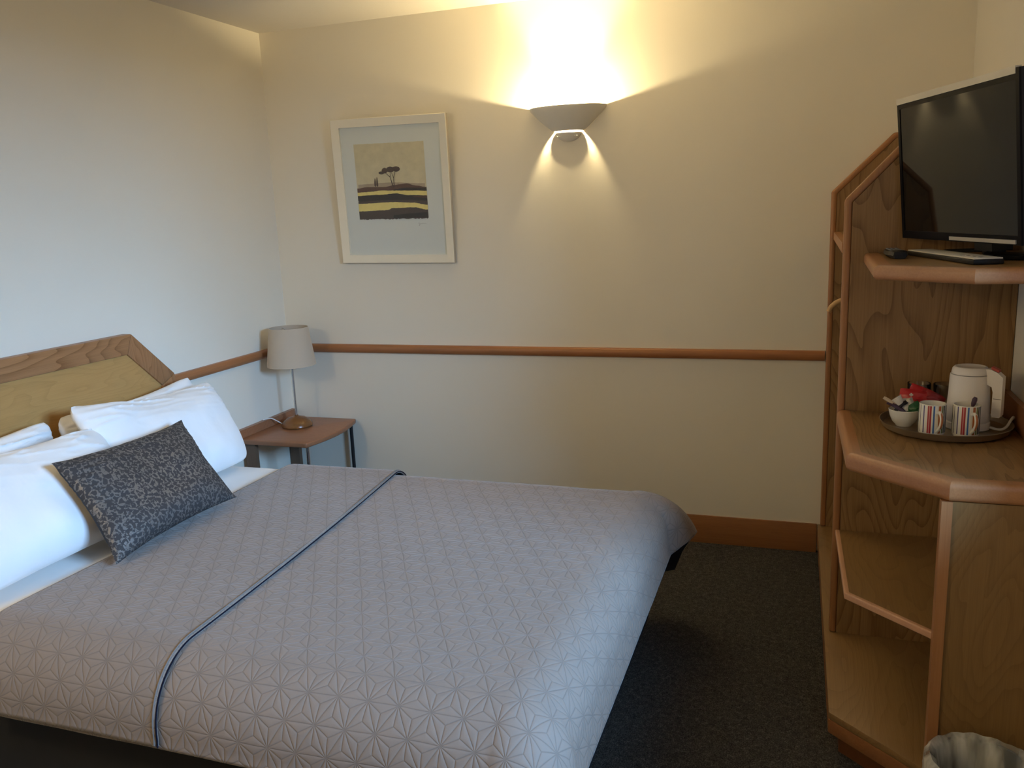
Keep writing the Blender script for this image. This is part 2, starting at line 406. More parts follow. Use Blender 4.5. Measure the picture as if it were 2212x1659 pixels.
# ------------------------------------------------------------------ bed
BX0, BX1, BY0, BY1, BT = 0.06, 2.11, -2.37, -0.89, 0.548
bed = thing('bed', (1.08, -1.63, 0), 'double bed base and mattress under the taupe coverlet', 'bed')
b = NB(); bx(b, BX0 + .02, BX1 - .08, -2.31, -.93, 0.07, 0.375); bev(b, .02, 3); mk('divan_base', b, 'divan', bed)
for x in (BX0 + .15, BX1 - .2):
    for y in (BY0 + .2, BY1 - .17):
        b = NB(); lathe(b, [(0, 0), (.022, 0), (.026, .07), (0, .07)], (x, y, 0), 16); mk('leg', b, 'blackplastic', bed)
b = NB(); mpf = [(-2.33, .377)] + [(-2.225 - .13 * math.sin(a), BT - .138 + .13 * math.cos(a)) for a in [PI / 2 * (1 - k / 8) for k in range(9)]]
mpf += [(-1.03 + .13 * math.sin(a), BT - .138 + .13 * math.cos(a)) for a in [PI / 2 * k / 8 for k in range(9)]] + [(-.915, .377)]
prism(b, mpf, 'x', BX0, 1.995); mk('mattress', b, 'mattress', bed)

def drape(a, R, flare):
    """a = cloth length past the start of the bend -> (outward, down)"""
    if a <= 0: return 0.0, 0.0
    if a < R * PI / 2: return R * math.sin(a / R), R * (1 - math.cos(a / R))
    e = a - R * PI / 2
    return R + e * math.sin(flare), R + e * math.cos(flare)
def cloth_point(s, t, top, sx, y_near, y_far, R, Rf=None, corner=None):
    """s along the bed, t across; sx, y_near, y_far are where the bends start"""
    a = s - sx if s > sx else 0.0
    if t < y_near: bb, sg, yc = y_near - t, -1, y_near
    elif t > y_far: bb, sg, yc = t - y_far, 1, y_far
    else: bb, sg, yc = 0.0, 1, t
    x = min(s, sx); y = yc
    if a == 0 and bb == 0: return Vector((x, y, top))
    if a > 0 and bb > 0 and corner:
        am, bm_ = corner
        A, B = min(1, a / am), min(1, bb / bm_)
        a, bb = am * A * math.sqrt(1 - B * B / 2), bm_ * B * math.sqrt(1 - A * A * .08)
    r = math.hypot(a, bb); ca, cb = a / r, bb / r
    diag = 2 * ca * cb
    RR = (R * cb * cb + (Rf or R) * ca * ca) * (1 + (1.05 if corner else .25) * diag)
    out, down = drape(r, RR, 0.16 + 0.30 * diag)
    return Vector((x + ca * out, y + sg * cb * out, top - down))
def cloth(name, s0, s1, t0, t1, ns, nt, fn, mats, parent, thick, wr=0.0016, seed=0.0):
    bm = NB(); uvl = bm.loops.layers.uv.new('cloth'); grid = []
    for i in range(ns + 1):
        row = []
        for j in range(nt + 1):
            u, v = i / ns, j / nt
            s = s0(v) + (s1(v) - s0(v)) * u; t = t0 + (t1 - t0) * v
            p = fn(s, t)
            n = mnoise.noise(Vector((s * 7 + seed, t * 7, 0))) * wr + mnoise.noise(Vector((s * 2.3 + seed, t * 2.3, 3))) * wr * 2
            p.z += n
            row.append((bm.verts.new(p), s, t))
        grid.append(row)
    for i in range(ns):
        for j in range(nt):
            q = (grid[i][j], grid[i + 1][j], grid[i + 1][j + 1], grid[i][j + 1])
            f = bm.faces.new([k[0] for k in q])
            for l, k in zip(f.loops, q): l[uvl].uv = (k[1], k[2])
    o = mk(name, bm, mats, parent, 60, recalc=False)
    md = o.modifiers.new('thickness', 'SOLIDIFY'); md.thickness = thick; md.offset = -1
    if len(mats) > 1: md.material_offset = 1
    return o
# fitted sheet over the head end
def sheet_fn(s, t): return cloth_point(s, t, BT + .001, 9.0, -2.232, -1.012, .140)
o = cloth('bed_sheet', lambda v: BX0 + .005, lambda v: .80, -2.232 - .25, -1.012 + .25, 40, 90, sheet_fn, ['sheet'], None, .003, .0012)
tag(o, 'plain white sheet showing between pillows and coverlet', 'sheet')
# coverlet
cov = thing('coverlet', (1.4, -1.63, .3), 'taupe coverlet quilted with stars spread over the bed', 'bedspread')
def cov_fn(top):
    return lambda s, t: cloth_point(s, t, top, 1.978, -2.245, -1.02, .16, Rf=.135, corner=(.285, .53) if t > -1.5 else None)
seam = lambda v: 1.205 - 0.145 * v + 0.02 * math.sin(PI * v)
main = cloth('quilted_cover', lambda v: .635, lambda v: 1.978 + .285, -2.245 - .275, -1.02 + .53, 200, 270, cov_fn(BT + .012), ['quilt', 'lining'], cov, .006, .0016)
main['label'] = 'quilted main panel with dark lining'
def band_fn(s, t):
    p = cloth_point(s, t, BT + .0215, 2.065, -2.25, -.995, .163)
    f0 = .60 + .035 * math.sin((t + 2.5) * 1.3) * 0
    d = s - .605
    if d < .02: p.z -= .014 * (1 - math.sqrt(max(0, 1 - (1 - d / .02) ** 2)))
    return p
band = cloth('turned_down_band', lambda v: .605 + .02 * math.sin(PI * v) - .03 * max(0, v - .8) * 5 * .5, seam, -2.25 - .275, -.995 + .27, 70, 230, band_fn, ['quilt2', 'lining'], cov, .008, .0016, 5.0)
band['label'] = 'separate quilted band across the pillow end'
pts = [band_fn(seam(v), -2.525 + (1.80) * v) + Vector((.003, 0, -.003)) for v in [k / 120 for k in range(121)]]
b = NB(); tube(b, pts, .0017, 8); o = mk('band_edge_line', b, 'navy', cov); o['label'] = 'painted navy shadow line along the band edge'  # dark tube paints the thin shadow beside the band's grey edge
pts = [band_fn(seam(v) - .006, -2.525 + (1.80) * v) + Vector((0, 0, .001)) for v in [k / 120 for k in range(121)]]
b = NB(); tube(b, pts, .0018, 8); o = mk('band_edge_line', b, 'bindlight', cov); o['label'] = 'narrow grey bound edge'

# ------------------------------------------------------------------ pillows and cushion
def pillow(name, TL, TR, BR, BL, t, mat, seed, label, cat, group=None, pinch=.055, wr=.012, N=72, rnd=.09, sag=0.0, back=None):
    TL, TR, BR, BL = map(Vector, (TL, TR, BR, BL))
    nrm = ((BR - BL).cross(TL - BL)).normalized()
    if nrm.x < 0: nrm = -nrm
    bm = NB(); side = []
    for sgn in (1, -1):
        g_ = []
        for i in range(N + 1):
            row = []
            for j in range(N + 1):
                u, v = -1 + 2 * i / N, -1 + 2 * j / N
                uu = u * (1 - pinch * (1 - v * v) * abs(u) ** 3) * (1 - rnd * v ** 6 * u * u); vv = v * (1 - pinch * 1.2 * (1 - u * u) * abs(v) ** 3) * (1 - rnd * u ** 6 * v * v)
                a, c = (uu + 1) / 2, (vv + 1) / 2
                p = (BL * (1 - a) + BR * a) * (1 - c) + (TL * (1 - a) + TR * a) * c
                prof = (max(0, 1 - abs(u) ** 3.2) ** .62) * (max(0, 1 - abs(v) ** 3.2) ** .62)
                belly = 1 + .22 * (-v) * (1 - abs(u))
                p = p + nrm * (sgn * t * prof * belly)
                edge = 1 - prof
                q = Vector((u * 2.2 + seed, v * 2.2, sgn * .7 + seed))
                fold = (1 - abs(mnoise.noise(Vector((u * 1.7 + seed, v * 6.5 + u * 1.5, seed * 2))))) ** 9 * max(0, v + .35) * min(1, edge * 2.2 + .15)
                p = p + nrm * (sgn * fold * wr * 1.1 * prof ** .6)
                ridg = mnoise.noise(Vector((u * 5 + seed, v * 1.6, seed))) * .5 + mnoise.noise(Vector((math.atan2(v, u) * 3, seed, 1))) * edge
                p = p + nrm * (mnoise.noise(q) * wr * (prof ** .5) + ridg * wr * .55 * (prof ** .5) * sgn)
                if prof <= 0: p = p + nrm * (mnoise.noise(Vector((u * 3 + seed, v * 3, 9))) * wr * .8)
                p.z -= sag * (1 - u * u) * max(0, v) ** 2
                row.append(bm.verts.new(p))
            g_.append(row)
        side.append(g_)
    for sgn, g_ in zip((1, -1), side):
        for i in range(N):
            for j in range(N):
                q = (g_[i][j], g_[i + 1][j], g_[i + 1][j + 1], g_[i][j + 1])
                bm.faces.new(q if sgn > 0 else q[::-1]).material_index = 1 if (back and sgn < 0) else 0
    bmesh.ops.remove_doubles(bm, verts=bm.verts[:], dist=1e-5)
    o = mk(name, bm, [mat, back] if back else mat, None, 80)
    return tag(o, label, cat, group)
PZ = .578
pillow('pillow', (.11, -1.585, .89), (.115, -.875, .905), (.19, -.925, PZ), (.19, -1.59, PZ), .048, 'linen', 3.1,
       'white pillow leaning on the headboard, nearest the corner lamp', 'pillow', 'bed pillows', sag=.02)
pillow('pillow', (.11, -2.30, .90), (.115, -1.595, .893), (.20, -1.61, PZ), (.20, -2.30, PZ), .048, 'linen', 7.7,
       'white pillow leaning on the headboard at the far left, mostly hidden', 'pillow', 'bed pillows', sag=.02)
pillow('pillow', (.200, -1.63, .945), (.205, -.880, .885), (.44, -.965, PZ), (.46, -1.62, PZ), .085, 'linen', 1.3,
       'plump white pillow standing in front, directly behind the dark cushion', 'pillow', 'bed pillows', sag=.03)
pillow('pillow', (.255, -2.29, .91), (.26, -1.545, .865), (.545, -1.62, PZ), (.545, -2.32, PZ), .076, 'linen', 11.9,
       'plump white pillow standing in front at the left edge of the photo', 'pillow', 'bed pillows', sag=.02)
pillow('cushion', (.465, -1.925, .846), (.462, -1.368, .838), (.705, -1.425, .590), (.715, -1.980, .582), .062, 'jacquard', 5.5,
       'charcoal cushion with a metallic spotted pattern against the white pillows', 'cushion', pinch=.085, wr=.006, rnd=.0, back='lining')

# ------------------------------------------------------------------ nightstand
ns = thing('nightstand', (.2, -.25, 0), 'small reddish oak bedside table with curved front in the corner', 'bedside table')
NZ = .508
poly = [(.004, -.495), (.385, -.495)]
for i in range(1, 13):
    a = i / 12; poly.append((.385 + .035 * math.sin(PI * a) - .008 * a, -.495 + .475 * a))
poly.append((.004, -.02))
b = NB(); prism(b, poly, 'z', NZ - .024, NZ); bev(b, .006, 3); mk('tabletop', b, 'night', ns)
b = NB(); bx(b, .003, .026, -.497, -.018, NZ + .0005, NZ + .04); bev(b, .009, 3); mk('back_upstand', b, 'night', ns)
for y0, y1, x0, x1 in ((-.47, -.445, .03, .085), (-.075, -.05, .004, .060)):
    b = NB(); bx(b, x0, x1, y0, y1, 0, NZ - .0245); bev(b, .004, 2); o = mk('leg', b, 'night_leg', ns); o['label'] = 'flat wooden leg'
for x, y, m in ((.362, -.455, 'chrome'), (.36, -.045, 'darkmetal')):
    b = NB(); lathe(b, [(0, 0), (.009, 0), (.009, NZ - .0245), (0, NZ - .0245)], (x, y, 0), 14); o = mk('leg', b, m, ns); o['label'] = 'thin metal rod leg'

# table lamp
LX, LY = .158, -.215
lp = thing('table_lamp', (LX, LY, NZ + .001), 'small table lamp with beige shade on the bedside table', 'lamp')
b = NB()
lathe(b, [(0, 0), (.072, 0), (.076, .006), (.074, .016), (.064, .03), (.045, .043), (.02, .05), (.009, .053), (.009, .058), (0, .058)], (LX, LY, NZ + .001), 44)
mk('base', b, 'lampwood', lp)
b = NB(); tube(b, [(LX, LY, NZ + .058), (LX, LY, NZ + .366)], .0055, 14); mk('stem', b, 'chrome', lp)
b = NB(); z0, z1 = .817, 1.003; r0, r1 = .1175, .0935
lathe(b, [(r0, z0), (r1, z1), (r1 - .003, z1), (r0 - .003, z0), (r0, z0)], (LX, LY, 0), 64); sh = mk('shade', b, 'shade', lp)
b = NB()
for k in range(3):
    a = k * 2 * PI / 3 + .4
    tube(b, [(LX, LY, z1 - .02), (LX + (r1 - .003) * math.cos(a), LY + (r1 - .003) * math.sin(a), z1 - .012)], .0018, 8)
lathe(b, [(.0, -.004), (.016, -.004), (.016, .004), (0, .004)], (LX, LY, z1 - .02), 20)
mk('shade_ring', b, 'chrome', lp)
b = NB(); lathe(b, [(0, 0), (.013, 0), (.013, .05), (.02, .06), (.026, .085), (.02, .105), (0, .113)], (LX, LY, NZ + .365), 24); mk('bulb', b, 'china', lp)
b = NB(); tube(b, spline([(LX - .07, LY - .02, NZ + .012), (LX - .095, LY - .03, NZ + .03), (LX - .118, LY - .045, NZ + .046), (.022, LY - .065, NZ + .046), (.012, LY - .075, NZ + .044)], 8), .0026, 8)
mk('cord', b, 'cordwhite', lp)

# ------------------------------------------------------------------ picture
PW, PH = .592, .672
pic = thing('framed_picture', (.668, -.004, 1.285), 'champagne framed landscape print with a pine tree on the back wall', 'picture')
ROT = math.radians(-0.87); LEAN = .042
px0, pz0 = .378, 1.2945
def pp(u, v, d):
    """u right, v down (0..1 of the outer frame), d distance out from its back"""
    X = u * PW; Z = (1 - v) * PH
    x = px0 + X * math.cos(ROT) - Z * math.sin(ROT) * 1; z = pz0 + X * math.sin(ROT) + Z * math.cos(ROT)
    return Vector((x, -.004 - d - LEAN * (1 - v), z))
fu, fv = .039 / PW, .039 / PH
b = NB()
oc = [(0, 0), (1, 0), (1, 1), (0, 1)]; ic = [(fu, fv), (1 - fu, fv), (1 - fu, 1 - fv), (fu, 1 - fv)]
for k in range(4):
    a, c = k, (k + 1) % 4
    prof = lambda i: [pp(*oc[i], 0), pp(*oc[i], .020), pp(oc[i][0] * .93 + ic[i][0] * .07, oc[i][1] * .93 + ic[i][1] * .07, .023), pp(*ic[i], .014), pp(*ic[i], 0)]
    A = [b.verts.new(p) for p in prof(a)]; B = [b.verts.new(p) for p in prof(c)]
    for i in range(5):
        j = (i + 1) % 5
        b.faces.new((A[i], A[j], B[j], B[i])).material_index = 1 if i == 0 else 0
bmesh.ops.remove_doubles(b, verts=b.verts[:], dist=1e-6)
mk('frame', b, ['champagne', 'champside'], pic, 20)
def flat(bm, pts, d, mi=0):
    vs = [bm.verts.new(pp(u, v, d)) for u, v in pts]
    f = bm.faces.new(vs); f.material_index = mi
    return f
b = NB(); flat(b, [(fu, fv), (1 - fu, fv), (1 - fu, 1 - fv), (fu, 1 - fv)], .004); mk('mount', b, 'mat', pic)
# the print: bands, hill and trees in print coordinates (0..1)
QU0, QU1, QV0, QV1 = .178, .790, .172, .690
def q(u, v): return (QU0 + (QU1 - QU0) * u, QV0 + (QV1 - QV0) * v)
mats = ['p_sky', 'p_brown', 'p_yellow', 'p_dark', 'p_mid', 'p_tree', 'p_haze', 'p_ink']
b = NB()
rj = random.Random(3)
def interp(curve, u):
    for (a, va), (c, vc) in zip(curve, curve[1:]):
        if u <= c:
            t = (u - a) / (c - a); t = t * t * (3 - 2 * t); return va + (vc - va) * t
    return curve[-1][1]
def bandpoly(top, bot, d, mi, u0=0, u1=1, jag=.004, n=60):
    T = []; B_ = []
    for k in range(n + 1):
        u = u0 + (u1 - u0) * k / n
        e = rj.uniform(-jag, jag)
        T.append((u, interp(top, u) + rj.uniform(-jag, jag) * .5)); B_.append((u, interp(bot, u) + e))
    for k in range(n):
        flat(b, [q(*T[k]), q(*T[k + 1]), q(*B_[k + 1]), q(*B_[k])], d, mi)
C0 = [(0, 0), (1, 0)]; C9 = [(0, 1.0), (1, 1.0)]
hill = [(0, .582), (.15, .565), (.4, .57), (.6, .545), (.72, .535), (.85, .566), (1, .589)]
y1t = [(0, .635), (.2, .63), (.35, .615), (.5, .622), (.8, .63), (1, .64)]
d2t = [(0, .679), (.35, .672), (.55, .66), (.75, .69), (1, .70)]
g2t = [(0, .755), (.4, .745), (.7, .75), (1, .77)]
y2t = [(0, .787), (.5, .775), (.8, .79), (1, .822)]
d3t = [(0, .888), (.42, .88), (.5, .855), (.8, .85), (1, .8875)]
bandpoly(C0, [(0, .62), (1, .62)], .0046, 0)
bandpoly([(0, .53), (.5, .515), (1, .54)], [(0, .6), (1, .6)], .0048, 6, .02, .98)
bandpoly(hill, [(0, .65), (1, .65)], .0050, 1)
bandpoly([(.5, .61), (.7, .59), (1, .598)], [(.5, .65), (1, .65)], .0051, 3, .53, 1)
bandpoly(y1t, [(0, .70), (1, .72)], .0052, 2)
bandpoly([(0, .74), (1, .74)], [(0, .985), (1, .985)], .0049, 4, .01, .99, jag=0)
bandpoly(d2t, g2t, .0054, 3); bandpoly(g2t, [(0, .80), (1, .835)], .0053, 4)
bandpoly([(.78, .705), (1, .703)], [(.78, .715), (1, .73)], .0056, 1, .8, 1)
bandpoly(y2t, [(0, .90), (1, .90)], .0056, 2)
bandpoly(d3t, C9, .0058, 4, jag=.007); bandpoly([(.5, .95), (.75, .93), (1, .92)], [(.5, .99), (1, .985)], .0060, 3, .5, .995)
def ell(cu, cv, ru, rv, d, mi, n=22):
    flat(b, [q(cu + ru * math.cos(2 * PI * k / n) * (1 + .06 * rj.uniform(-1, 1)), cv + rv * math.sin(2 * PI * k / n) * (1 + .06 * rj.uniform(-1, 1))) for k in range(n)], d, mi)
for i, (cu, cv, ru, rv) in enumerate(((.375, .385, .042, .020), (.425, .357, .042, .036), (.505, .345, .06, .036), (.59, .342, .056, .034))):
    ell(cu, cv, ru, rv, .0062 + i * .0001, 5 if i % 2 else 4)
def stroke(a, c, w, mi=5, d=.0061):
    (u0, v0), (u1, v1) = a, c; L = math.hypot(u1 - u0, v1 - v0); nx, ny = -(v1 - v0) / L * w, (u1 - u0) / L * w
    flat(b, [q(u0 - nx, v0 - ny), q(u1 - nx * .6, v1 - ny * .6), q(u1 + nx * .6, v1 + ny * .6), q(u0 + nx, v0 + ny)], d, mi)
for s_ in (((.53, .575), (.495, .445), .007), ((.545, .575), (.545, .46), .007), ((.495, .445), (.43, .385), .005), ((.495, .445), (.505, .38), .004), ((.545, .46), (.57, .375), .005), ((.545, .46), (.52, .385), .004), ((.60, .57), (.60, .53), .004)):
    stroke(*s_)
for cu, v0 in ((.272, .455), (.302, .44)):
    flat(b, [q(cu - .004, .565), q(cu - .014, .545), q(cu - .012, .50), q(cu - .002, v0), q(cu + .006, v0), q(cu + .013, .50), q(cu + .014, .545), q(cu + .004, .565)], .0061, 5)
sig = [(.845, 1.065), (.86, 1.055), (.87, 1.085), (.855, 1.10), (.88, 1.065), (.90, 1.075), (.915, 1.06), (.93, 1.075), (.945, 1.065), (.965, 1.068)]
for a, c in zip(sig, sig[1:]): stroke(a, c, .0018, 7, .0046)
mk('print', b, mats, pic, 60)
b = NB(); flat(b, [(fu, fv), (1 - fu, fv), (1 - fu, 1 - fv), (fu, 1 - fv)], .010); mk('glazing', b, 'picglass', pic)

# ------------------------------------------------------------------ wall light
SX = 1.531
wl = thing('wall_light', (SX, -.001, 1.80), 'white plaster uplighter switched on high on the back wall', 'wall light')
def halfshell(bm, prof, th, seg=48, sx=1.0, sy=1.0, mi=0):
    """half lathe against the wall: prof (r, z) outside, thickness th"""
    outer = prof; inner = [(max(r - th, .001), z) for r, z in prof][::-1]
    loop = outer + inner
    rings = []
    for k in range(seg + 1):
        a = PI + PI * k / seg
        rings.append([bm.verts.new((SX + r * sx * math.cos(a), -.001 + r * sy * math.sin(a), z)) for r, z in loop])
    n = len(loop)
    for A, B in zip(rings, rings[1:]):
        for i in range(n):
            j = (i + 1) % n
            bm.faces.new((A[i], B[i], B[j], A[j]))
    bm.faces.new(rings[0]); bm.faces.new(rings[-1][::-1])
bowl = [(.172, 1.945), (.170, 1.936), (.150, 1.915), (.122, 1.888), (.096, 1.866), (.076, 1.851), (.068, 1.845)]
b = NB(); halfshell(b, bowl, .006, sy=.66); mk('bowl', b, 'plaster', wl)
cup = [(.060, 1.838), (.055, 1.828), (.043, 1.813), (.024, 1.803), (.005, 1.799)]
b = NB(); halfshell(b, cup, .004, sy=.64)
bx(b, SX - .045, SX + .045, -.027, -.001, 1.822, 1.825)
mk('lower_cup', b, 'plaster', wl)
b = NB(); lathe(b, [(0, -.010)] + [(.010 * math.cos(a), .010 * math.sin(a)) for a in [-1.2 + .3 * k for k in range(9)]] + [(0, .010)], (SX, -.048, 1.905), 20); mk('bulb', b, 'bulb', wl)

# ------------------------------------------------------------------ shelf and wardrobe unit on the right
un = thing('shelf_unit', (2.86, -.85, 0), 'fitted ash shelf unit with open wardrobe slot on the right wall', 'shelf unit')
RW = W - .002
# plinth
Pl = [(2.605, -.003), (2.622, -1.465), (2.846, -1.665), (RW, -1.665)]
b = NB(); prism(b, Pl + [(RW, -.003)], 'z', .104, .125); bev(b, .003, 2); mk('deck', b, 'veneer_top', un)
In = offset(Pl, .03)
if In[1][0] < Pl[1][0]: In = offset(Pl, -.03)
Ou = [(x, y) for x, y in Pl]
b = NB(); prism(b, Ou + offset(Pl, .02 if In == offset(Pl, .03) else -.02)[::-1], 'z', .062, .1035); bev(b, .003, 2); mk('plinth_band', b, 'plinth', un)
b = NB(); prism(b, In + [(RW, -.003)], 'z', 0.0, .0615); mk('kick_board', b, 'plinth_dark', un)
# tall side panels
def panel(outer, y0, y1, name):
    """outer: polyline in x,z from the bottom front up and over to the wall"""
    d = .022
    inn = offset(outer, -d)
    if inn[1][0] < outer[1][0]: inn = offset(outer, d)
    inn[0] = (inn[0][0], outer[0][1]); inn[-1] = (outer[-1][0], inn[-1][1])
    b = NB(); prism(b, inn + [(RW, outer[0][1])], 'y', y0 + .002, y1 - .002); p = mk(name, b, 'veneer', un)
    b = NB(); prism(b, outer + inn[::-1], 'y', y0, y1); bev(b, .0075, 3); e = mk('edging', b, 'lip_z', p); e['label'] = 'rounded reddish edging'
    return p
panel([(2.616, .126), (2.616, 1.538), (2.836, 1.752), (RW, 1.752)], -.030, -.001, 'side_panel')
panel([(2.632, .126), (2.632, 1.507), (2.862, 1.748), (RW, 1.748)], -.995, -.963, 'side_panel')
# wardrobe shelf and rail
b = NB(); bx(b, 2.652, RW, -.962, -.031, 1.350, 1.380); p = mk('wardrobe_shelf', b, 'veneer_top', un)
b = NB(); bx(b, 2.630, 2.6515, -.962, -.031, 1.350, 1.380); bev(b, .006, 2); mk('edging', b, 'lip_y', p)
b = NB(); tube(b, [(2.865, -.962, 1.285), (2.865, -.031, 1.285)], .0125, 16); mk('hanging_rail', b, 'chrome', un)
# boards with clipped corner
def board(name, pts, ztop, th, lip, mat, lipmat, r):
    inn = offset(pts, lip)
    if inn[1][0] < pts[1][0]: inn = offset(pts, -lip)
    inn[0] = (inn[0][0], pts[0][1]); inn[-1] = (pts[-1][0], inn[-1][1])
    b = NB(); prism(b, inn + [(RW, pts[0][1])], 'z', ztop - th + .002, ztop); p = mk(name, b, mat, un)
    for k in range(len(pts) - 1):
        b = NB(); prism(b, [pts[k], pts[k + 1], inn[k + 1], inn[k]], 'z', ztop - th, ztop + .0008)
        es = [e for e in b.edges if abs(e.verts[0].co.z - e.verts[1].co.z) < 1e-6 and
              min((Vector(pts[k]).to_2d() - v.co.xy).length for v in e.verts) < 1e-4 and min((Vector(pts[k + 1]).to_2d() - v.co.xy).length for v in e.verts) < 1e-4]
        bmesh.ops.bevel(b, geom=es, offset=r, segments=5, affect='EDGES', profile=.5)
        e = mk('edging', b, lipmat, p); e['label'] = 'rounded reddish edging'
    return p
board('desktop', [(2.632, -.996), (2.640, -1.478), (2.852, -1.678), (RW, -1.678)], .871, .048, .036, 'veneer_desk', 'lip_y', .016)
board('television_shelf', [(2.690, -.996), (2.683, -1.505), (2.878, -1.650), (RW, -1.650)], 1.349, .034, .040, 'veneer_top', 'lip_y', .013)
board('corner_shelf', [(2.640, -.996), (2.650, -1.462), (2.840, -1.640), (RW, -1.640)], .480, .018, .012, 'veneer_top', 'lip_pale', .004)
# end panel facing the room
b = NB(); bx(b, 2.862, RW, -1.667, -1.645, .126, .8225); p = mk('end_panel', b, 'veneer_soft', un)
b = NB(); bx(b, 2.838, 2.8615, -1.673, -1.642, .126, .8225); bev(b, .010, 4); e = mk('edging', b, 'lip_z', p); e['label'] = 'rounded reddish edging'
b = NB(); bx(b, 3.082, RW, -1.677, -.996, .8725, .948); bev(b, .004, 2); mk('upstand', b, 'night', un)

# coat hanger on the rail
ch = thing('coat_hanger', (2.865, -.62, 1.137), 'pale wooden coat hanger with its tip poking out of the wardrobe slot', 'coat hanger')
hp = spline([(2.606, -.62, 1.130), (2.618, -.62, 1.150), (2.65, -.62, 1.170), (2.75, -.62, 1.196), (2.865, -.62, 1.210), (2.98, -.62, 1.196), (3.06, -.62, 1.172), (3.085, -.62, 1.15)], 6)
b = NB(); tube(b, hp, .0085, 12); mk('shoulder_bar', b, 'hanger', ch)
hk = [(2.865, -.62, 1.212), (2.865, -.62, 1.262)] + [(2.865 + .0145 * math.cos(a), -.62, 1.2852 + .0145 * math.sin(a)) for a in [-.9 + k * .35 for k in range(13)]]
b = NB(); tube(b, hk, .0018, 8); mk('hook', b, 'chrome', ch)

# ------------------------------------------------------------------ television
a_ = math.radians(-71.0); tl = math.radians(5.38)
TVO = Vector((2.7895, -1.024, 1.393)); TW, TH = .582, .379
uD = Vector((math.cos(a_), math.sin(a_), 0)); nD = Vector((math.sin(a_), -math.cos(a_), 0))
vD = (Vector((0, 0, 1)) * math.cos(tl) + nD * math.sin(tl)).normalized(); fD = uD.cross(vD).normalized()
if fD.dot(nD) < 0: fD = -fD
def tv(u, v, d): return TVO + uD * u + vD * v + fD * d
tvt = thing('television', (TVO + uD * .3 - nD * .05) * 1.0, 'black flat television with silver trim on the upper shelf', 'television')
tvt.location.z = 1.350
def tvbox(bm, u0, u1, v0, v1, d0, d1, mi=0):
    vs = [bm.verts.new(tv(*p)) for p in ((u0, v0, d0), (u1, v0, d0), (u1, v1, d0), (u0, v1, d0), (u0, v0, d1), (u1, v0, d1), (u1, v1, d1), (u0, v1, d1))]
    for f in ((0, 3, 2, 1), (4, 5, 6, 7), (0, 1, 5, 4), (1, 2, 6, 5), (2, 3, 7, 6), (3, 0, 4, 7)):
        bm.faces.new([vs[i] for i in f]).material_index = mi
bz = .013
b = NB(); tvbox(b, 0, TW, 0, TH, -.034, -.004); bev(b, .006, 3); mk('housing', b, 'blackplastic', tvt)
b = NB()
tvbox(b, 0, bz, 0, TH - .012, -.0039, 0); tvbox(b, TW - bz, TW, 0, TH, -.0039, .001); tvbox(b, bz, TW - bz, 0, bz + .008, -.0039, 0); tvbox(b, bz, TW - bz, TH - .024, TH - .012, -.0039, 0)
mk('bezel', b, 'glossblack', tvt)
b = NB(); tvbox(b, bz, TW - bz, bz + .008, TH - .024, -.0039, -.0018); mk('screen', b, 'screen', tvt)
b = NB(); tvbox(b, 0, TW - .012, TH - .012, TH + .004, -.012, .002); bev(b, .003, 2); o = mk('top_trim', b, 'silver', tvt); o['label'] = 'silver top trim'
b = NB(); tvbox(b, .27, TW - .02, .003, .012, .0002, .003); bev(b, .001, 1); o = mk('lower_trim', b, 'silver', tvt); o['label'] = 'silver strip under the screen'
b = NB(); tvbox(b, .32, .40, -.026, .07, -.085, -.0345); bev(b, .004, 2); mk('stand_neck', b, 'blackplastic', tvt)
fc = TVO + uD * .36 - nD * .100
b = NB()
ring = []
for k in range(40):
    a = 2 * PI * k / 40; ring.append((fc.x + (uD * math.cos(a) * .085 + nD * math.sin(a) * .042).x, fc.y + (uD * math.cos(a) * .085 + nD * math.sin(a) * .042).y))
prism(b, ring, 'z', 1.3505, 1.362); bev(b, .003, 2); mk('stand_foot', b, 'glossblack', tvt)

# set-top box
def obox(bm, c, u, v, hu, hv, z0, z1, mi=0):
    P = [(c + u * su * hu + v * sv * hv) for su, sv in ((-1, -1), (1, -1), (1, 1), (-1, 1))]
    prism(bm, [(p.x, p.y) for p in P], 'z', z0, z1, mi)
bd = Vector((.24, -.97, 0)).normalized(); bn = Vector((-bd.y, bd.x, 0))
SH = 1.3502
bc = Vector((2.875, -1.322, 0))
stb = thing('set_top_box', (bc.x, bc.y, SH), 'slim silver set-top box lying under the television', 'set-top box')
b = NB(); obox(b, bc, bd, bn, .209, .034, SH, SH + .011); bev(b, .002, 2); mk('casing', b, 'blackplastic', stb)
b = NB(); obox(b, bc, bd, bn, .207, .032, SH + .0112, SH + .0150); bev(b, .0015, 2); o = mk('top_panel', b, 'silverlight', stb); o['label'] = 'silver top panel'
b = NB()
for k, (w, h) in enumerate(((.010, .008), (.012, .005), (.012, .004), (.012, .006))):
    obox(b, bc + bd * (.100 + k * .026) + bn * (-.014 + .003 * k), bd, bn, w / 2, h / 2, SH + .0151, SH + .0158)
mk('button', b, 'greyplastic', stb)
rd = Vector((.04, -1, 0)).normalized(); rn = Vector((-rd.y, rd.x, 0)); rc = Vector((2.757, -1.185, 0))
rem = thing('remote_control', (rc.x, rc.y, SH), 'black remote control at the left end of the upper shelf', 'remote control')
b = NB()
rings = []
for k in range(13):
    t = -1 + 2 * k / 12; w = .021 + .004 * math.cos(t * 2.2) + (.002 if t > .5 else 0); h = .017 + .006 * max(0, t)
    if abs(t) == 1: w *= .8; h *= .8
    rings.append([b.verts.new((rc + rd * (t * .098) + rn * (w * cx)) + Vector((0, 0, SH + h * cz))) for cx, cz in ((-.7, 0), (.7, 0), (1, .4), (.85, .9), (.4, 1), (-.4, 1), (-.85, .9), (-1, .4))])
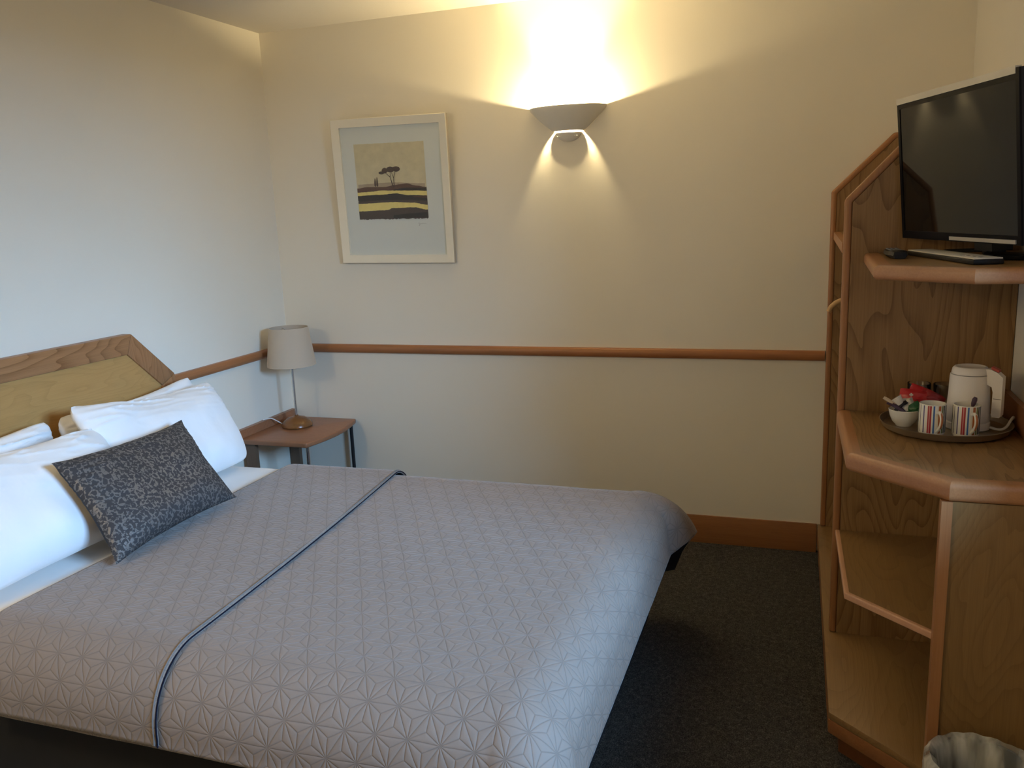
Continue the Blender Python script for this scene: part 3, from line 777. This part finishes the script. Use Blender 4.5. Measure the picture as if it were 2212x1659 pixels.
for A, B in zip(rings, rings[1:]):
    for i in range(8): b.faces.new((A[i], B[i], B[(i + 1) % 8], A[(i + 1) % 8]))
b.faces.new(rings[0]); b.faces.new(rings[-1])
mk('body', b, 'blackplastic', rem, 50)
b = NB()
for r in range(6):
    for c in (-1, 0, 1):
        p = rc + rd * (-.075 + r * .02) + rn * (c * .011)
        lathe(b, [(0, 0), (.0038, 0), (.0036, .0028), (0, .003)], (p.x, p.y, SH + .0168), 10)
mk('button', b, 'button', rem)
pa = thing('power_adapter', (3.0, -1.175, SH), 'black power adapter and cable behind the set-top box', 'power adapter')
b = NB(); bx(b, 2.975, 3.020, -1.205, -1.145, SH, SH + .032); bev(b, .005, 3); mk('casing', b, 'blackplastic', pa)
b = NB(); tube(b, spline([(3.0, -1.144, SH + .015), (3.0, -1.12, SH + .010), (2.985, -1.09, SH + .005), (2.93, -1.06, SH + .0045), (2.90, -1.03, SH + .0045), (2.96, -1.012, SH + .0045), (3.07, -1.03, SH + .0045)], 7), .0035, 8); mk('cable', b, 'blackplastic', pa)

# ------------------------------------------------------------------ hospitality tray
DZ = .8722
TX, TY = 2.905, -1.185
tr = NB()
lathe(tr, [(0, 0), (.145, 0), (.158, .006), (.166, .020), (.168, .0235), (.1655, .024), (.156, .009), (.144, .0042), (0, .004)], (TX, TY, DZ), 72)
tag(mk('tray', tr, 'traymetal'), 'round dull metal tray carrying the kettle and mugs', 'tray')
TZ = DZ + .0048
# kettle
KX, KY = 2.962, -1.175
kt = thing('kettle', (KX, KY, TZ), 'white electric jug kettle with red switch on the tray', 'kettle')
b = NB(); lathe(b, [(0, 0), (.055, 0), (.057, .003), (.056, .018), (.052, .021), (0, .021)], (KX, KY, TZ), 48); mk('power_base', b, 'whiteplastic', kt)
b = NB(); lathe(b, [(0, .0212), (.053, .0212), (.055, .025), (.054, .05), (.051, .10), (.0475, .142), (.0465, .150), (.044, .152), (0, .152)], (KX, KY, TZ), 56)
# pouring lip, pulled out on the far left
for v in b.verts:
    d = Vector((v.co.x - KX, v.co.y - KY)); z = v.co.z - TZ
    if z > .10 and d.length > .03:
        a = math.atan2(d.y, d.x); k = max(0, math.cos(a - math.radians(150))) ** 6 * min(1, (z - .10) / .04)
        v.co.x += d.x * .07 * k; v.co.y += d.y * .07 * k
mk('body', b, 'whiteplastic', kt)
b = NB(); lathe(b, [(0, .1525), (.0462, .1525), (.0465, .156), (.0445, .166), (.040, .1715), (.036, .1725), (.032, .170), (0, .1685)], (KX, KY, TZ), 48); mk('lid', b, 'whiteplastic', kt)
b = NB(); lathe(b, [(.0472, .1512), (.0476, .1512), (.0476, .1524), (.0472, .1524), (.0472, .1512)], (KX, KY, TZ), 48); mk('lid_seam', b, 'greyplastic', kt)
hd = Vector((.90, -.43, 0)).normalized(); hs = Vector((-hd.y, hd.x, 0)); KC = Vector((KX, KY, TZ))
hprof = [(.030, .168), (.052, .170), (.070, .162), (.084, .150), (.0845, .045), (.081, .040), (.064, .040), (.061, .046), (.0615, .108), (.058, .122), (.046, .128), (.040, .128)]
b = NB()
A = [b.verts.new(KC + hd * r + hs * .013 + Vector((0, 0, z))) for r, z in hprof]; B = [b.verts.new(KC + hd * r - hs * .013 + Vector((0, 0, z))) for r, z in hprof]
b.faces.new(A); b.faces.new(B[::-1])
for i in range(len(A)): b.faces.new((A[i], B[i], B[(i + 1) % len(A)], A[(i + 1) % len(A)]))
bev(b, .0035, 3); h_ = mk('handle', b, 'whiteplastic', kt)
b = NB()
for (r, z) in ((.054, .1712), (.070, .1648)): pass
P4 = [KC + hd * r + hs * s + Vector((0, 0, z)) for r, z, s in ((.053, .1705, .009), (.072, .1620, .009), (.072, .1620, -.009), (.053, .1705, -.009))]
lo = [b.verts.new(p) for p in P4]; hi = [b.verts.new(p + Vector((.001, 0, .006))) for p in P4]
b.faces.new(lo); b.faces.new(hi[::-1])
for i in range(4): b.faces.new((lo[i], hi[i], hi[(i + 1) % 4], lo[(i + 1) % 4]))
bev(b, .0015, 2); o = mk('switch', b, 'redplastic', h_); o['label'] = 'red on switch'
b = NB(); c0 = KC + hd * .073 + Vector((0, 0, .090))
obox(b, Vector((c0.x, c0.y, 0)) - hs * .0132, hd, hs, .0095, .0006, c0.z, c0.z + .0016); mk('groove', b, 'greyplastic', h_)
b = NB(); tube(b, spline([(KX + .052, KY - .025, TZ + .008), (3.035, -1.215, TZ + .0065), (3.052, -1.205, TZ + .012), (3.066, -1.19, TZ + .030), (3.074, -1.175, TZ + .033), (3.077, -1.15, TZ + .022), (3.075, -1.10, DZ + .006), (3.07, -1.03, DZ + .006)], 8), .0036, 10)
mk('cord', b, 'cordwhite', kt)
# mugs
def mug(x, y, label, hang):
    t = thing('mug', (x, y, TZ), label, 'mug', 'striped mugs on the tray')
    b = NB(); R = .0335
    lathe(b, [(0, .0), (.029, 0), (.031, .003), (R, .010), (R, .0845), (R - .0008, .0865), (R - .0028, .0865), (R - .0036, .083), (R - .0036, .012), (.025, .0065), (0, .006)], (x, y, TZ), 48)
    # inside stays white: second material
    for f in b.faces:
        c = f.calc_center_median(); r = math.hypot(c.x - x, c.y - y)
        f.material_index = 0 if (r > R - .0016 and c.z > TZ + .009 and c.z < TZ + .0845) else 1
    o = mk('body', b, ['stripes', 'china'], t)
    d = Vector((math.cos(hang), math.sin(hang), 0)); c = Vector((x, y, TZ))
    pts = spline([c + d * (R - .001) + Vector((0, 0, .066)), c + d * (R + .014) + Vector((0, 0, .069)), c + d * (R + .023) + Vector((0, 0, .054)), c + d * (R + .018) + Vector((0, 0, .034)), c + d * (R - .001) + Vector((0, 0, .016))], 7)
    b = NB(); tube(b, pts, .0046, 10); h = mk('handle', b, 'china', t)
    pts2 = [p + d * .0026 for p in pts[3:-5]]
    b = NB(); tube(b, pts2, .0030, 8); s = mk('painted_stripe', b, 'handle_stripe', h)
    return t
mug(2.862, -1.268, 'white mug with coloured stripes on the left, next to the bowl', math.radians(-74))
mug(2.943, -1.270, 'white mug with coloured stripes on the right, holding a teaspoon', math.radians(-74))
sp_ = thing('teaspoon', (2.955, -1.262, TZ + .01), 'teaspoon with a dark handle standing in the right mug', 'teaspoon')
b = NB(); tube(b, [(2.938, -1.275, TZ + .012), (2.958, -1.262, TZ + .080)], .0022, 8); mk('stem', b, 'chrome', sp_)
b = NB(); tube(b, [(2.9575, -1.2625, TZ + .078), (2.9595, -1.262, TZ + .086), (2.9625, -1.261, TZ + .098), (2.9645, -1.260, TZ + .104)], [.003, .0062, .0066, .004], 12); mk('handle', b, 'purple', sp_)
# bowl of sachets
BXc, BYc = 2.802, -1.180
b = NB(); lathe(b, [(0, 0), (.021, 0), (.022, .003), (.0305, .012), (.0375, .029), (.0415, .047), (.0405, .048), (.0395, .047), (.0355, .030), (.0285, .0145), (.02, .006), (0, .005)], (BXc, BYc, TZ), 48)
tag(mk('bowl', b, 'china'), 'small white bowl full of coffee and sugar sachets', 'bowl')
def sachet(name, mat, c, d, n, L, w, th, label, cat, group=None, bend=.004, taper=1.0, crimp=True):
    """flat packet: centre c, long direction d, face normal n"""
    c = Vector(c); d = Vector(d).normalized(); n = Vector(n); n = (n - d * n.dot(d)).normalized(); s = d.cross(n)
    b = NB(); NX, NY = 12, 6; top = []; bot = []
    for i in range(NX + 1):
        rt = []; rb = []
        for j in range(NY + 1):
            u, v = -1 + 2 * i / NX, -1 + 2 * j / NY
            pr = (1 - u ** 4) * (1 - v * v)
            wob = mnoise.noise(Vector((u * 2 + c.x * 90, v * 2, c.y * 70))) * bend
            p = c + d * (u * L / 2) + s * (v * w / 2 * (taper if u > 0 else 1)) + n * (wob - bend * u * u)
            rt.append(b.verts.new(p + n * (th / 2 * pr + .0004))); rb.append(b.verts.new(p - n * (th / 2 * pr + .0004)))
        top.append(rt); bot.append(rb)
    for i in range(NX):
        for j in range(NY):
            b.faces.new((top[i][j], top[i + 1][j], top[i + 1][j + 1], top[i][j + 1])); b.faces.new((bot[i][j], bot[i][j + 1], bot[i + 1][j + 1], bot[i + 1][j]))
    for i in range(NX):
        b.faces.new((top[i][0], bot[i][0], bot[i + 1][0], top[i + 1][0])); b.faces.new((top[i][NY], top[i + 1][NY], bot[i + 1][NY], bot[i][NY]))
    for j in range(NY):
        b.faces.new((top[0][j], top[0][j + 1], bot[0][j + 1], bot[0][j])); b.faces.new((top[NX][j], bot[NX][j], bot[NX][j + 1], top[NX][j + 1]))
    return tag(mk(name, b, mat, None, 40), label, cat, group)
SG = 'sachets in the white bowl'
sachet('sugar_stick', 'beigepaper', (2.776, -1.198, TZ + .062), (-.72, .1, .52), (.4, -.6, .7), .072, .011, .006, 'pale paper sugar stick poking out over the bowl rim at the left', 'sachet', SG)
sachet('coffee_stick', 'purple', (2.783, -1.205, TZ + .056), (.80, -.1, -.48), (.3, -.7, .6), .062, .012, .006, 'dark purple coffee stick lying across the front of the bowl', 'sachet', SG)
sachet('coffee_stick', 'blackpaper', (2.790, -1.200, TZ + .060), (.55, .1, .52), (-.3, -.8, .5), .040, .011, .006, 'short black coffee stick beside the white milk pot', 'sachet', SG)
sachet('tea_bag', 'paper', (2.808, -1.188, TZ + .063), (.8, .2, .25), (.1, -.7, .7), .045, .038, .012, 'crumpled white paper tea bag in the middle of the bowl', 'sachet', SG, .010)
sachet('tea_bag', 'green', (2.822, -1.200, TZ + .053), (.62, -.1, .50), (.1, -.85, .5), .042, .028, .010, 'dark green tea sachet at the front of the bowl', 'sachet', SG, .007)
sachet('sugar_stick', 'beigepaper', (2.834, -1.199, TZ + .050), (.2, -.1, .8), (.1, -.9, .3), .026, .014, .006, 'small beige packet at the right side of the bowl by the mug', 'sachet', SG)
mp = thing('milk_pot', (2.787, -1.183, TZ + .060), 'round cream milk pot tipped on top of the bowl', 'milk pot')
def tilt(bm, c, ax, ang):
    from mathutils import Matrix
    bmesh.ops.rotate(bm, verts=bm.verts[:], cent=c, matrix=Matrix.Rotation(ang, 3, ax))
b = NB(); lathe(b, [(0, 0), (.011, 0), (.0125, .002), (.0155, .021), (.018, .022), (.018, .0235), (0, .0235)], (2.785, -1.186, TZ + .058), 28)
tilt(b, Vector((2.785, -1.186, TZ + .068)), Vector((.3, 1, 0)), math.radians(-38)); mk('cup', b, 'china', mp)
RG = 'red biscuit packets behind the bowl'
sachet('biscuit_packet', 'red', (2.832, -1.128, TZ + .076), (1, -.12, -.10), (.05, -.85, .5), .078, .034, .010, 'bright red biscuit packet with a small white mark in front', 'biscuit packet', RG, .005)
sachet('biscuit_packet', 'red', (2.848, -1.112, TZ + .082), (.85, -.05, -.35), (.05, -.9, .4), .058, .034, .010, 'red biscuit packet with a raised corner behind the front one', 'biscuit packet', RG, .005)
sachet('biscuit_packet', 'redfoil', (2.884, -1.128, TZ + .070), (.8, -.05, -.45), (.05, -.9, .4), .056, .030, .010, 'darker red biscuit packet at the right, close to the kettle', 'biscuit packet', RG, .005)
o = None
b = NB()
cc = Vector((2.822, -1.1365, TZ + .0795))
for dx, dz, w, h in ((0, 0, .0022, .0050), (0, 0, .0050, .0022)):
    vs = [b.verts.new(cc + Vector((sx * w, -.0022 - .0002 * (w > h), sz * h))) for sx, sz in ((-1, -1), (1, -1), (1, 1), (-1, 1))]; b.faces.new(vs)
fr_ = [ob for ob in bpy.data.objects if ob.name == 'biscuit_packet'][0]
mk('printed_mark', b, 'paper', fr_)
def tumbler(x, y, label):
    b = NB(); lathe(b, [(0, 0), (.026, 0), (.027, .002), (.0315, .098), (.0310, .0995), (.0300, .098), (.0255, .006), (0, .0055)], (x, y, TZ), 40)
    return tag(mk('drinking_glass', b, 'glass'), label, 'glass', 'drinking glasses on the tray')
tumbler(2.850, -1.062, 'clear drinking glass standing behind the red biscuit packets')
tumbler(2.918, -1.068, 'clear drinking glass standing between the packets and the kettle')

# ------------------------------------------------------------------ waste bin
wx, wy, wr, wh = 2.930, -1.812, .104, .262
wb = thing('waste_bin', (wx, wy, 0), 'small round waste bin with a pale plastic liner by the shelf unit', 'waste bin')
b = NB(); lathe(b, [(0, 0), (.082, 0), (.085, .004), (wr - .004, wh - .004), (wr - .001, wh), (wr - .006, wh), (.079, .008), (0, .006)], (wx, wy, 0), 48); mk('bucket', b, 'binplastic', wb)
b = NB(); seg = 96; prof = [(-.013, -.20, 1.6), (-.013, -.12, 1.6), (-.013, -.05, 1.4), (-.010, -.005, .8), (.0015, .009, .7), (.010, -.004, 1.1), (.013, -.04, 1.5), (.010, -.085, 1.7), (.006, -.125, 1.8)]
rings = []
for dr, dz, am in prof:
    row = []
    for k in range(seg):
        a = 2 * PI * k / seg
        n = mnoise.noise(Vector((math.cos(a) * 2.6, math.sin(a) * 2.6, dz * 5))) + .6 * mnoise.noise(Vector((math.cos(a) * 7, math.sin(a) * 7, dz * 3 + 4)))
        taper = (wr - .084) * (dz / wh) if dr < 0 else (wr - .084) * (dz / wh)
        amp = .006 * am * (n if dr > 0.002 else -abs(n))
        if dr > 0.002: amp = abs(amp)
        row.append(b.verts.new((wx + (wr + dr + taper + amp) * math.cos(a), wy + (wr + dr + taper + amp) * math.sin(a), wh + dz + .010 * mnoise.noise(Vector((math.cos(a) * 3, math.sin(a) * 3, 8))) * (1 if -.02 < dz else .6) + (.002 if dz > -.02 else 0))))
    rings.append(row)
for A, B in zip(rings, rings[1:]):
    for k in range(seg): b.faces.new((A[k], A[(k + 1) % seg], B[(k + 1) % seg], B[k]))
mk('liner', b, 'liner', wb, 60)

# ------------------------------------------------------------------ light
def lamp(name, typ, loc, energy, color, **kw):
    d = bpy.data.lights.new(name, typ); d.energy = energy; d.color = color
    for k, v in kw.items(): setattr(d, k, v)
    o = bpy.data.objects.new(name, d); COL.objects.link(o); o.location = loc; return o
def aim(o, p): o.rotation_euler = (Vector(p) - o.location).to_track_quat('-Z', 'Y').to_euler()
WARM = (1.0, 0.76, 0.44)
o = lamp('wall_light_added_spot', 'SPOT', (SX, -.060, 1.915), 60, (1.0, .78, .45), shadow_soft_size=.012, spot_size=math.radians(74), spot_blend=.75); aim(o, (SX, -.03, 2.4))  # added spot inside the bowl, strengthens the bright column above it
o = lamp('window_daylight', 'AREA', (4.7, -2.95, 2.05), 108, (0.32, 0.60, 1.0), shape='RECTANGLE', size=1.2, size_y=.8)
o.data.spread = math.radians(110); aim(o, (0, -1.35, .75))
lamp('warm_fill_light', 'POINT', (.35, -3.65, 2.1), 25, (1.0, 0.785, 0.46), shadow_soft_size=.10)  # unseen warm fill from the front left, added without a fixture

w = bpy.data.worlds.new('world'); sc.world = w; w.use_nodes = True
bg = w.node_tree.nodes['Background']; bg.inputs[0].default_value = (.55, .72, 1, 1); bg.inputs[1].default_value = 1.0

# ------------------------------------------------------------------ camera
yaw, pitch, roll, fpx = 0.33773, -0.20067, -0.04047, 1834.48
cy, sy = math.cos(yaw), math.sin(yaw)
F = Vector((-sy * math.cos(pitch), cy * math.cos(pitch), math.sin(pitch)))
R0 = Vector((cy, sy, 0)); U0 = R0.cross(F)
Rv = R0 * math.cos(roll) + U0 * math.sin(roll); Uv = -R0 * math.sin(roll) + U0 * math.cos(roll)
from mathutils import Matrix
cd = bpy.data.cameras.new('camera'); cam = bpy.data.objects.new('camera', cd); COL.objects.link(cam)
mat = Matrix(((Rv.x, Uv.x, -F.x, 2.53199), (Rv.y, Uv.y, -F.y, -3.73248), (Rv.z, Uv.z, -F.z, 1.51271), (0, 0, 0, 1)))
cam.matrix_world = mat
cd.sensor_fit = 'HORIZONTAL'; cd.sensor_width = 36; cd.lens = fpx / 2212 * 36; cd.clip_start = .02
sc.camera = cam
sc.view_settings.view_transform = 'Standard'; sc.view_settings.look = 'None'
sc.view_settings.exposure = 0.10; sc.view_settings.gamma = 1.0
sc.cycles.use_denoising = True; sc.cycles.max_bounces = 10; sc.cycles.diffuse_bounces = 6; sc.cycles.sample_clamp_indirect = 6
